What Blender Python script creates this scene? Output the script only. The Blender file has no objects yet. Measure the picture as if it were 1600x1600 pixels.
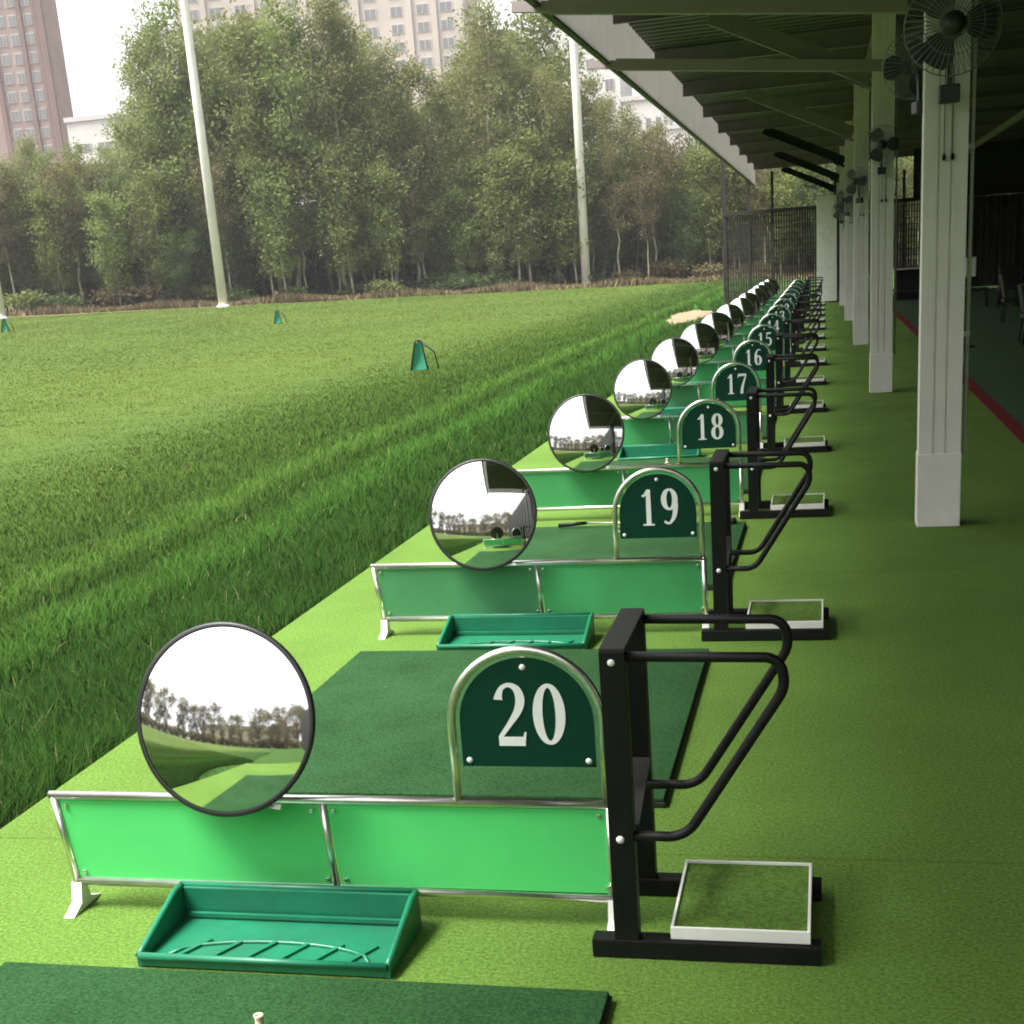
import bpy, bmesh, math, random
import numpy as np
from mathutils import Vector, Matrix, Quaternion

# ------------------------------------------------------------------ camera, world, sun, exposure
SC = bpy.context.scene
COL = SC.collection
R = math.radians
yaw, pitch, roll, F_PX = 0.2392, 0.297, -0.0747, 2111.4
fwd = Vector((-math.sin(yaw) * math.cos(pitch), math.cos(yaw) * math.cos(pitch), -math.sin(pitch)))
r0 = Vector((math.cos(yaw), math.sin(yaw), 0)); u0 = r0.cross(fwd)
rt = r0 * math.cos(roll) + u0 * math.sin(roll); up = -r0 * math.sin(roll) + u0 * math.cos(roll)
cam = bpy.data.cameras.new('camera'); camo = bpy.data.objects.new('camera', cam); COL.objects.link(camo)
camo.matrix_world = Matrix(((rt.x, up.x, -fwd.x, 0), (rt.y, up.y, -fwd.y, 0), (rt.z, up.z, -fwd.z, 1.8), (0, 0, 0, 1)))
cam.sensor_width = 36; cam.lens = F_PX / 1600 * 36; cam.shift_y = 266 / 1600
cam.clip_start = 0.05; cam.clip_end = 3000
SC.camera = camo

SUN_DIR = Vector((-0.40, -0.20, 0.90)).normalized()
W = bpy.data.worlds.new('World'); SC.world = W; W.use_nodes = True
wn, wl = W.node_tree.nodes, W.node_tree.links
sky = wn.new('ShaderNodeTexSky'); sky.sky_type = 'NISHITA'; sky.sun_disc = False
sky.sun_elevation = math.asin(SUN_DIR.z); sky.sun_rotation = math.atan2(SUN_DIR.x, SUN_DIR.y)
sky.air_density = 1.0; sky.dust_density = 4.0
hs = wn.new('ShaderNodeHueSaturation'); hs.inputs['Saturation'].default_value = 0.12
wl.new(sky.outputs[0], hs.inputs['Color']); wl.new(hs.outputs[0], wn['Background'].inputs['Color'])
wn['Background'].inputs['Strength'].default_value = 0.12
sl = bpy.data.lights.new('sun', 'SUN'); so = bpy.data.objects.new('sun', sl); COL.objects.link(so)
sl.energy = 2.9; sl.angle = R(26); sl.color = (1.0, 0.97, 0.92)
so.rotation_euler = SUN_DIR.to_track_quat('Z', 'Y').to_euler()
SC.view_settings.view_transform = 'Standard'; SC.view_settings.look = 'None'
SC.view_settings.exposure = 1.72; SC.view_settings.gamma = 1.0
SC.cycles.max_bounces = 10; SC.cycles.diffuse_bounces = 5; SC.cycles.glossy_bounces = 4; SC.cycles.transparent_max_bounces = 12
SC.cycles.use_denoising = True; SC.cycles.pixel_filter_type = 'BLACKMAN_HARRIS'; SC.cycles.filter_width = 1.9

# ------------------------------------------------------------------ helpers
rnd = random.Random(7)

def material(name, col, rough=0.6, metal=0.0, var=0.0, vscale=8.0, bump=0.0, bscale=40.0, spec=0.5, col2=None, detail=4.0, rnd_var=0.0, transl=0.0, stretch=None, attr=None, wear=0.0, wscale=0.9):
    m = bpy.data.materials.new(name); m.use_nodes = True
    n, l = m.node_tree.nodes, m.node_tree.links
    p = n['Principled BSDF']
    p.inputs['Roughness'].default_value = rough; p.inputs['Metallic'].default_value = metal
    p.inputs['Specular IOR Level'].default_value = spec
    c = (*col, 1)
    p.inputs['Base Color'].default_value = c
    tc = n.new('ShaderNodeTexCoord'); src = tc.outputs['Object']
    if stretch:
        mp = n.new('ShaderNodeMapping'); mp.inputs['Scale'].default_value = stretch; l.new(src, mp.inputs['Vector']); src = mp.outputs[0]
    out = None
    if var > 0 or col2:
        t = n.new('ShaderNodeTexNoise'); t.inputs['Scale'].default_value = vscale; t.inputs['Detail'].default_value = detail
        l.new(src, t.inputs['Vector'])
        mx = n.new('ShaderNodeMix'); mx.data_type = 'RGBA'
        a = tuple(max(0, x * (1 - var)) for x in col) if not col2 else col
        b = tuple(x * (1 + var) for x in col) if not col2 else col2
        mx.inputs[6].default_value = (*a, 1); mx.inputs[7].default_value = (*b, 1)
        rp = n.new('ShaderNodeMapRange'); rp.inputs[1].default_value = 0.32; rp.inputs[2].default_value = 0.68
        l.new(t.outputs['Fac'], rp.inputs[0]); l.new(rp.outputs[0], mx.inputs[0])
        out = mx.outputs[2]
        l.new(out, p.inputs['Base Color'])
    if wear > 0:                                   # broad uneven wear and dust
        t = n.new('ShaderNodeTexNoise'); t.inputs['Scale'].default_value = wscale; t.inputs['Detail'].default_value = 7; t.inputs['Roughness'].default_value = 0.62
        l.new(tc.outputs['Object'], t.inputs['Vector'])
        r_ = n.new('ShaderNodeMapRange'); r_.inputs[1].default_value = .3; r_.inputs[2].default_value = .7; r_.inputs[3].default_value = 1 - wear; r_.inputs[4].default_value = 1 + wear * .6
        l.new(t.outputs['Fac'], r_.inputs[0])
        vmul = n.new('ShaderNodeVectorMath'); vmul.operation = 'SCALE'; l.new(r_.outputs[0], vmul.inputs['Scale'])
        if out is None: vmul.inputs[0].default_value = col
        else: l.new(out, vmul.inputs[0])
        out = vmul.outputs[0]; l.new(out, p.inputs['Base Color'])
        r2_ = n.new('ShaderNodeMapRange'); r2_.inputs[1].default_value = .3; r2_.inputs[2].default_value = .7; r2_.inputs[3].default_value = min(1, rough + .15); r2_.inputs[4].default_value = max(.02, rough - .08)
        l.new(t.outputs['Fac'], r2_.inputs[0]); l.new(r2_.outputs[0], p.inputs['Roughness'])
    if attr:
        at = n.new('ShaderNodeAttribute'); at.attribute_name = attr
        l.new(at.outputs['Color'], p.inputs['Base Color']); out = at.outputs['Color']
        ge = n.new('ShaderNodeNewGeometry'); vm = n.new('ShaderNodeVectorMath'); vm.operation = 'MULTIPLY_ADD'; vm.inputs[1].default_value = (.28, .28, .28); vm.inputs[2].default_value = (0, 0, 1)
        l.new(ge.outputs['Normal'], vm.inputs[0]); vn = n.new('ShaderNodeVectorMath'); vn.operation = 'NORMALIZE'; l.new(vm.outputs[0], vn.inputs[0]); l.new(vn.outputs[0], p.inputs['Normal'])
    if rnd_var > 0:
        oi = n.new('ShaderNodeObjectInfo'); h = n.new('ShaderNodeHueSaturation')
        r1 = n.new('ShaderNodeMapRange'); r1.inputs[3].default_value = 1 - rnd_var; r1.inputs[4].default_value = 1 + rnd_var
        r2 = n.new('ShaderNodeMapRange'); r2.inputs[3].default_value = 0.5 - rnd_var * .07; r2.inputs[4].default_value = 0.5 + rnd_var * .05
        l.new(oi.outputs['Random'], r1.inputs[0]); l.new(r1.outputs[0], h.inputs['Value'])
        l.new(oi.outputs['Random'], r2.inputs[0]); l.new(r2.outputs[0], h.inputs['Hue'])
        if out is None: h.inputs['Color'].default_value = c
        else: l.new(out, h.inputs['Color'])
        out = h.outputs[0]; l.new(out, p.inputs['Base Color'])
    if bump > 0:
        t = n.new('ShaderNodeTexNoise'); t.inputs['Scale'].default_value = bscale; t.inputs['Detail'].default_value = 3
        l.new(src, t.inputs['Vector'])
        b = n.new('ShaderNodeBump'); b.inputs['Strength'].default_value = bump; b.inputs['Distance'].default_value = 0.02
        l.new(t.outputs['Fac'], b.inputs['Height']); l.new(b.outputs[0], p.inputs['Normal'])
    if transl > 0:
        tr = n.new('ShaderNodeBsdfTranslucent'); ms = n.new('ShaderNodeMixShader'); ms.inputs[0].default_value = transl
        if out is None: tr.inputs['Color'].default_value = c
        else: l.new(out, tr.inputs['Color'])
        l.new(p.outputs[0], ms.inputs[1]); l.new(tr.outputs[0], ms.inputs[2]); l.new(ms.outputs[0], n['Material Output'].inputs['Surface'])
    return m

class MB:
    """collects shapes; build() links them as one mesh object"""
    def __init__(s): s.bm = bmesh.new()
    def box(s, c, d, rot=None, bevel=0.0, segs=2, mi=0):
        M = Matrix.Translation(c) @ (rot.to_matrix().to_4x4() if rot is not None else Matrix.Identity(4)) @ Matrix.Diagonal((*d, 1))
        b = bmesh.new(); bmesh.ops.create_cube(b, size=1, matrix=M)
        if bevel > 0: bmesh.ops.bevel(b, geom=list(b.edges), offset=bevel, segments=segs, affect='EDGES', profile=0.6)
        s._join(b, mi); return s
    def _join(s, b, mi=0, smooth=False):
        vm = [s.bm.verts.new(v.co) for v in b.verts]; b.verts.index_update()
        for f in b.faces:
            try:
                nf = s.bm.faces.new([vm[v.index] for v in f.verts]); nf.material_index = mi; nf.smooth = smooth or f.smooth
            except ValueError: pass
        b.free()
    def bar(s, a, b, w, h=None, bevel=0.0, upv=(0, 0, 1), mi=0):
        a, b = Vector(a), Vector(b); d = b - a; z = d.normalized(); u = Vector(upv)
        if abs(z.dot(u)) > 0.95: u = Vector((0, 1, 0))
        x = u.cross(z).normalized(); y = z.cross(x)
        M = Matrix((x, y, z)).transposed(); return s.box((a + b) / 2, (w, h or w, d.length), M.to_quaternion(), bevel, mi=mi)
    def tube(s, pts, r, n=10, closed=False, cap=True, mi=0):
        pts = [Vector(p) for p in pts]; N = len(pts)
        rr = r if isinstance(r, (list, tuple)) else [r] * N
        rings = []; prev = None
        for i, p in enumerate(pts):
            if closed: t = pts[(i + 1) % N] - pts[i - 1]
            else: t = pts[min(i + 1, N - 1)] - pts[max(i - 1, 0)]
            t.normalize()
            if prev is None:
                u = Vector((0, 0, 1)) if abs(t.z) < 0.9 else Vector((1, 0, 0)); x = u.cross(t).normalized()
            else:
                x = (prev - t * prev.dot(t)).normalized()
            prev = x; y = t.cross(x)
            rings.append([s.bm.verts.new(p + (x * math.cos(2 * math.pi * k / n) + y * math.sin(2 * math.pi * k / n)) * rr[i]) for k in range(n)])
        for i in range(N if closed else N - 1):
            A, B = rings[i], rings[(i + 1) % N]
            for k in range(n):
                f = s.bm.faces.new((A[k], A[(k + 1) % n], B[(k + 1) % n], B[k])); f.smooth = True; f.material_index = mi
        if cap and not closed:
            s.bm.faces.new(rings[0][::-1]).material_index = mi; s.bm.faces.new(rings[-1]).material_index = mi
        return s
    def lathe(s, prof, n=32, M=None, mi=0, smooth=True):
        """prof: list of (radius, height) revolved about local Z"""
        M = M or Matrix.Identity(4); rings = []
        for r, h in prof:
            if r < 1e-6: rings.append([s.bm.verts.new(M @ Vector((0, 0, h)))])
            else: rings.append([s.bm.verts.new(M @ Vector((r * math.cos(2 * math.pi * k / n), r * math.sin(2 * math.pi * k / n), h))) for k in range(n)])
        for A, B in zip(rings, rings[1:]):
            for k in range(n):
                k2 = (k + 1) % n
                v = [A[k % len(A)]] + ([A[k2]] if len(A) > 1 else []) + ([B[k2]] if len(B) > 1 else []) + [B[k % len(B)]]
                if len(v) >= 3:
                    f = s.bm.faces.new(v); f.smooth = smooth; f.material_index = mi
        return s
    def prism(s, poly, depth, M=None, mi=0):
        """poly: (x, z) outline extruded from y=0 to y=depth"""
        M = M or Matrix.Identity(4); n = len(poly)
        A = [s.bm.verts.new(M @ Vector((x, 0, z))) for x, z in poly]; B = [s.bm.verts.new(M @ Vector((x, depth, z))) for x, z in poly]
        fs = [s.bm.faces.new(A), s.bm.faces.new(B[::-1])] + [s.bm.faces.new((A[i], B[i], B[(i + 1) % n], A[(i + 1) % n])) for i in range(n)]
        for f in fs: f.material_index = mi
        return s
    def quad(s, a, b, c, d, mi=0):
        f = s.bm.faces.new([s.bm.verts.new(Vector(p)) for p in (a, b, c, d)]); f.material_index = mi; return s
    def ribbon(s, pts, widths, z0, th, M, closed=False):
        """flat stroke of varying width in the local XZ plane, thickness th towards -Y, lifted to y=-z0"""
        n = len(pts); L, Rr = [], []
        for i in range(n):
            a = pts[(i - 1) % n] if closed or i > 0 else pts[0]; b = pts[(i + 1) % n] if closed or i < n - 1 else pts[-1]
            tx, tz = b[0] - a[0], b[1] - a[1]; q = math.hypot(tx, tz) or 1; nx, nz = -tz / q, tx / q; w = widths[i] / 2
            L.append((pts[i][0] + nx * w, pts[i][1] + nz * w)); Rr.append((pts[i][0] - nx * w, pts[i][1] - nz * w))
        V = lambda p, y: s.bm.verts.new(M @ Vector((p[0], y, p[1])))
        fl, fr, bl, br = [V(p, -z0 - th) for p in L], [V(p, -z0 - th) for p in Rr], [V(p, -z0) for p in L], [V(p, -z0) for p in Rr]
        for i in range(n if closed else n - 1):
            j = (i + 1) % n
            s.bm.faces.new((fl[i], fl[j], fr[j], fr[i])); s.bm.faces.new((bl[i], bl[j], fl[j], fl[i])); s.bm.faces.new((fr[i], fr[j], br[j], br[i]))
        return s
    def mesh(s, name, mats):
        me = bpy.data.meshes.new(name); bmesh.ops.recalc_face_normals(s.bm, faces=list(s.bm.faces)); s.bm.to_mesh(me); s.bm.free()
        for m in (mats if isinstance(mats, (list, tuple)) else [mats]): me.materials.append(m)
        return me
    def build(s, name, mats, parent=None, loc=None):
        return link(name, s.mesh(name, mats), parent, loc)

def link(name, me, parent=None, loc=None):
    o = bpy.data.objects.new(name, me); COL.objects.link(o)
    if parent: o.parent = parent
    if loc: o.location = loc
    return o

def tag(o, label=None, cat=None, group=None, kind=None):
    for k, v in (('label', label), ('category', cat), ('group', group), ('kind', kind)):
        if v: o[k] = v
    return o

def empty(name, loc, label=None, cat=None, group=None, rz=0):
    o = bpy.data.objects.new(name, None); COL.objects.link(o); o.location = loc; o.rotation_euler = (0, 0, rz); o.empty_display_size = 0.1
    return tag(o, label, cat, group)

def copy_tree(o, parent=None):
    c = o.copy(); COL.objects.link(c); c.parent = parent
    for ch in [x for x in o.children]: copy_tree(ch, c)
    return c

def fillet(pts, r, n=8, closed=False):
    """round the corners of a polyline"""
    P = [Vector(p) for p in pts]; out = []
    for i, p in enumerate(P):
        if not closed and i in (0, len(P) - 1): out.append(p); continue
        a, b = (P[i - 1] - p), (P[(i + 1) % len(P)] - p); ang = a.angle(b)
        t = min(r / math.tan(ang / 2), a.length * .48, b.length * .48); a.normalize(); b.normalize()
        rr = t * math.tan(ang / 2); c = p + (a + b).normalized() * (rr / math.sin(ang / 2))
        s0, s1 = p + a * t - c, p + b * t - c
        for k in range(n + 1): out.append(c + s0.normalized().slerp(s1.normalized(), k / n) * rr)
    return out

# ------------------------------------------------------------------ materials
M = {}
M['turf'] = material('deck turf', (0.112, 0.205, 0.036), 0.95, var=0.35, vscale=90, bump=0.55, bscale=260, spec=0.1, detail=6, wear=.16, wscale=1.1)
def turf_details(m):
    """cross seams between the turf rolls and scattered pale lint"""
    n, l = m.node_tree.nodes, m.node_tree.links; p = n['Principled BSDF']; src = p.inputs['Base Color'].links[0].from_socket
    tc = n.new('ShaderNodeTexCoord'); sp = n.new('ShaderNodeSeparateXYZ'); l.new(tc.outputs['Object'], sp.inputs[0])
    pp = n.new('ShaderNodeMath'); pp.operation = 'PINGPONG'; pp.inputs[1].default_value = 1.95; l.new(sp.outputs['Y'], pp.inputs[0])
    lt = n.new('ShaderNodeMapRange'); lt.inputs[1].default_value = .004; lt.inputs[2].default_value = .012; lt.inputs[3].default_value = .82; lt.inputs[4].default_value = 1; l.new(pp.outputs[0], lt.inputs[0])
    sc = n.new('ShaderNodeVectorMath'); sc.operation = 'SCALE'; l.new(src, sc.inputs[0]); l.new(lt.outputs[0], sc.inputs['Scale'])
    v = n.new('ShaderNodeTexVoronoi'); v.inputs['Scale'].default_value = 3.2; l.new(tc.outputs['Object'], v.inputs['Vector'])
    s2 = n.new('ShaderNodeMapRange'); s2.inputs[1].default_value = .010; s2.inputs[2].default_value = .022; s2.inputs[3].default_value = .8; s2.inputs[4].default_value = 0; l.new(v.outputs['Distance'], s2.inputs[0])
    mx = n.new('ShaderNodeMix'); mx.data_type = 'RGBA'; mx.inputs[7].default_value = (.36, .38, .22, 1); l.new(s2.outputs[0], mx.inputs[0]); l.new(sc.outputs[0], mx.inputs[6]); l.new(mx.outputs[2], p.inputs['Base Color'])
turf_details(M['turf'])
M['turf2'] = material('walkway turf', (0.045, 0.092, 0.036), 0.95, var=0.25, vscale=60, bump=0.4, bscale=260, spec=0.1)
M['red'] = material('red turf line', (0.13, 0.020, 0.017), 0.95, var=0.25, vscale=60, bump=0.4, bscale=260, spec=0.1)
M['mat'] = material('hitting mat pile', (0.022, 0.070, 0.022), 0.95, var=0.4, vscale=110, bump=0.5, bscale=320, spec=0.1, detail=6, wear=.22, wscale=2.2)
M['rubber'] = material('black rubber', (0.012, 0.012, 0.012), 0.8)
M['panel'] = material('green panel', (0.085, 0.60, 0.155), 0.42, var=0.03, vscale=2.0, spec=0.4, wear=.07, wscale=3)  # nearest bay only: its stronger light is put into this brighter green
M['panel_shaded'] = material('shaded green panel', (0.050, 0.30, 0.095), 0.45, var=0.10, vscale=1.6, spec=0.4, wear=.12, wscale=3)  # darker copy: weaker light on the farther bays painted into the colour
M['panel_shaded_deep'] = material('deep shaded panel', (0.060, 0.24, 0.095), 0.45, var=0.10, vscale=1.6, spec=0.4, wear=.12, wscale=3)  # second darker copy, again with the weaker light painted in
M['steel'] = material('stainless tube', (0.80, 0.78, 0.74), 0.30, metal=1.0, var=0.08, vscale=20)
M['white'] = material('white paint', (0.78, 0.77, 0.72), 0.45, var=0.06, vscale=6)
M['black'] = material('black powder coat', (0.006, 0.0055, 0.0055), 0.5, var=0.3, vscale=15, spec=0.25)
M['black2'] = material('dark grey sheet', (0.02, 0.0195, 0.019), 0.5, var=0.2, vscale=12)
M['tray'] = material('green tray plastic', (0.010, 0.15, 0.075), 0.38, var=0.08, vscale=10, wear=.2, wscale=7)
M['sign'] = material('dark green sign plate', (0.001, 0.036, 0.021), 0.4, spec=0.25, var=0.05, vscale=5)
M['number'] = material('white numeral', (0.8, 0.8, 0.78), 0.5)
M['mirror'] = material('mirror', (0.88, 0.89, 0.88), 0.035, metal=1.0)
M['rim'] = material('black rim', (0.012, 0.012, 0.012), 0.4)
M['column'] = material('column paint', (0.78, 0.735, 0.69), 0.45, var=0.07, vscale=3, stretch=(1, 1, .2), wear=.1, wscale=2)
M['roofpanel'] = material('ceiling sheet', (0.090, 0.074, 0.074), 0.6, var=0.12, vscale=2)
M['fascia'] = material('fascia sheet', (0.64, 0.625, 0.60), 0.5, var=0.05, vscale=2, transl=0.52)
M['beam'] = material('roof steel', (0.20, 0.168, 0.165), 0.5, var=0.1, vscale=3)
M['strut'] = material('strut paint', (0.34, 0.28, 0.275), 0.5)
M['dark'] = material('dark wall board', (0.018, 0.019, 0.017), 0.7, var=0.3, vscale=4)
M['fence'] = material('fence steel', (0.022, 0.018, 0.015), 0.6, var=0.4, vscale=5)
M['fan'] = material('fan dark plastic', (0.03, 0.03, 0.032), 0.4)
M['fanwire'] = material('fan wire', (0.20, 0.205, 0.20), 0.4)
M['soil'] = material('shaded soil', (0.05, 0.045, 0.03), 0.95, var=0.4, vscale=20)
M['pole'] = material('pole paint', (0.74, 0.70, 0.66), 0.5, var=0.08, vscale=1.2)
M['bark'] = material('tree bark', (0.25, 0.23, 0.17), 0.9, var=0.35, vscale=3, stretch=(1, 1, .3))
M['bark2'] = material('brown bark', (0.12, 0.09, 0.065), 0.9, var=0.35, vscale=3)
M['brick'] = material('tower brick', (0.27, 0.195, 0.175), 0.9, var=0.12, vscale=.3)
M['beige'] = material('beige render', (0.46, 0.40, 0.35), 0.9, var=0.1, vscale=.15)
M['pale'] = material('pale grey render', (0.52, 0.51, 0.48), 0.9, var=0.08, vscale=.2)
M['cream'] = material('cream render', (0.52, 0.44, 0.34), 0.9, var=0.1, vscale=.2)
M['glass'] = material('window glass', (0.17, 0.165, 0.165), 0.15)
M['frame'] = material('window frame', (0.45, 0.44, 0.43), 0.6)
M['brownpanel'] = material('brown pier', (0.17, 0.105, 0.095), 0.9, var=0.1, vscale=.3)
M['net'] = material('green netting cloth', (0.02, 0.22, 0.12), 0.8, transl=0.3)
M['paper'] = material('white paper', (0.75, 0.75, 0.73), 0.7)
M['tee'] = material('rubber tee', (0.62, 0.52, 0.36), 0.6)

def leafmat(name, a, b, rv):
    return material(name, a, 0.75, col2=b, vscale=1.3, rnd_var=rv, transl=0.45, spec=0.2)
M['leaf1'] = leafmat('leaf olive', (0.168, 0.186, 0.066), (0.225, 0.238, 0.098), .14)
M['leaf2'] = leafmat('leaf fresh', (0.155, 0.196, 0.054), (0.215, 0.248, 0.084), .14)
M['leaf3'] = leafmat('leaf dark', (0.070, 0.105, 0.036), (0.115, 0.150, 0.055), .2)
M['leaf4'] = leafmat('leaf brown', (0.135, 0.115, 0.055), (0.20, 0.175, 0.085), .2)
M['blade'] = material('grass blade', (0.1, 0.15, 0.03), 0.8, attr='tone', transl=0.22, spec=0.08)

# ------------------------------------------------------------------ ground
EDGE = -2.91
def ground_z(x, y):
    d = np.maximum(0, EDGE - x)
    base = -0.15 + 0.06 * np.minimum(d, 1.5) / 1.5 + 0.026 * d
    return np.where(x > EDGE, -0.15, np.minimum(base, 2.2))

def undulate(x, y):
    return np.where((x > -76) & (x < EDGE), 0.012 * np.sin(x * .7 + np.sin(y * .23) * 2) * np.minimum(1, (EDGE - x) / 4), 0)

def field_material():
    m = bpy.data.materials.new('field grass'); m.use_nodes = True
    n, l = m.node_tree.nodes, m.node_tree.links; p = n['Principled BSDF']
    p.inputs['Roughness'].default_value = 0.95; p.inputs['Specular IOR Level'].default_value = 0.1
    tc = n.new('ShaderNodeTexCoord'); sep = n.new('ShaderNodeSeparateXYZ'); l.new(tc.outputs['Object'], sep.inputs[0])
    def noise(scale, st, det=5):
        mp = n.new('ShaderNodeMapping'); mp.inputs['Scale'].default_value = st; l.new(tc.outputs['Object'], mp.inputs['Vector'])
        t = n.new('ShaderNodeTexNoise'); t.inputs['Scale'].default_value = scale; t.inputs['Detail'].default_value = det; l.new(mp.outputs[0], t.inputs['Vector']); return t.outputs['Fac']
    def mix(fac, a, b):
        mx = n.new('ShaderNodeMix'); mx.data_type = 'RGBA'
        for i, v in ((6, a), (7, b)):
            if isinstance(v, tuple): mx.inputs[i].default_value = (*v, 1)
            else: l.new(v, mx.inputs[i])
        l.new(fac, mx.inputs[0]); return mx.outputs[2]
    def rng(v, a, b, c=0., d=1.):
        r = n.new('ShaderNodeMapRange'); r.inputs[1].default_value = a; r.inputs[2].default_value = b; r.inputs[3].default_value = c; r.inputs[4].default_value = d
        l.new(v, r.inputs[0]); return r.outputs[0]
    big = rng(noise(0.12, (1, 1, 1), 4), .35, .65)
    fine = rng(noise(3.0, (.35, 1.0, 1), 6), .3, .7)
    mown = mix(big, (0.062, 0.100, 0.017), (0.074, 0.109, 0.020))
    mown = mix(rng(fine, 0, 1, .0, .35), mown, (0.056, 0.093, 0.015))
    near = mix(fine, (0.022, 0.058, 0.010), (0.045, 0.095, 0.016))
    c = mix(rng(sep.outputs['X'], -11.0, -4.5), mown, near)
    # bare straw strip and leaf litter towards the tree belt, a pale sandy patch by the deck edge
    add = n.new('ShaderNodeMath'); add.operation = 'MULTIPLY_ADD'; l.new(sep.outputs['X'], add.inputs[0]); add.inputs[1].default_value = -0.42; l.new(sep.outputs['Y'], add.inputs[2])
    w = n.new('ShaderNodeMath'); w.operation = 'MULTIPLY_ADD'; l.new(noise(0.25, (1, 1, 1)), w.inputs[0]); w.inputs[1].default_value = 6.0; l.new(add.outputs[0], w.inputs[2])
    c = mix(rng(w.outputs[0], 97.5, 99.5), c, (0.16, 0.125, 0.062))
    lit = mix(rng(noise(1.2, (1, 1, 1)), .35, .65), (0.05, 0.032, 0.022), (0.105, 0.07, 0.045))
    c = mix(rng(w.outputs[0], 99.5, 102.5), c, lit)
    l.new(c, p.inputs['Base Color'])
    b = n.new('ShaderNodeBump'); b.inputs['Strength'].default_value = 0.9; b.inputs['Distance'].default_value = 0.08
    l.new(noise(2.2, (.5, 1, 1), 7), b.inputs['Height']); l.new(b.outputs[0], p.inputs['Normal'])
    return m

def make_ground():
    xs = np.concatenate([np.linspace(-900, -80, 12), np.linspace(-75, -6, 48), np.linspace(-5.8, EDGE - .02, 16), [EDGE + .02, 8, 30, 120, 900]])
    ys = np.concatenate([np.linspace(-900, -60, 10), np.linspace(-50, 120, 120), np.linspace(140, 1200, 14)])
    X, Y = np.meshgrid(xs, ys); Z = ground_z(X, Y)
    Z = Z + undulate(X, Y)
    v = np.stack([X, Y, Z], -1).reshape(-1, 3); nx, ny = len(xs), len(ys)
    f = [(j * nx + i, j * nx + i + 1, (j + 1) * nx + i + 1, (j + 1) * nx + i) for j in range(ny - 1) for i in range(nx - 1)]
    me = bpy.data.meshes.new('ground'); me.from_pydata(v.tolist(), [], f); me.materials.append(field_material())
    for q in me.polygons: q.use_smooth = True
    tag(link('ground', me), 'wide green practice field rising gently to the trees', None, None, 'structure')
make_ground()

# deck (raised slab, turf on top), the darker walkway carpet and its red line
DY0, DY1, DX1 = -1.0, 49.2, 7.2
b = MB(); b.box(((EDGE + DX1) / 2, (DY0 + DY1) / 2, -0.15), (DX1 - EDGE, DY1 - DY0, 0.30), bevel=0.012)
tag(b.build('deck_floor', M['turf']), 'light green artificial turf deck in front of the hitting bays', None, None, 'structure')
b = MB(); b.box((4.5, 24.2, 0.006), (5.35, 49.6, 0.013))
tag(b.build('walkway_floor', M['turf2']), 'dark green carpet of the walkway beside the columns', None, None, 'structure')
b = MB(); b.box((1.755, 24.2, 0.008), (0.135, 49.6, 0.020))
tag(b.build('floor_marking', M['red']), 'red turf line along the walkway edge', None, None, 'structure')

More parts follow.
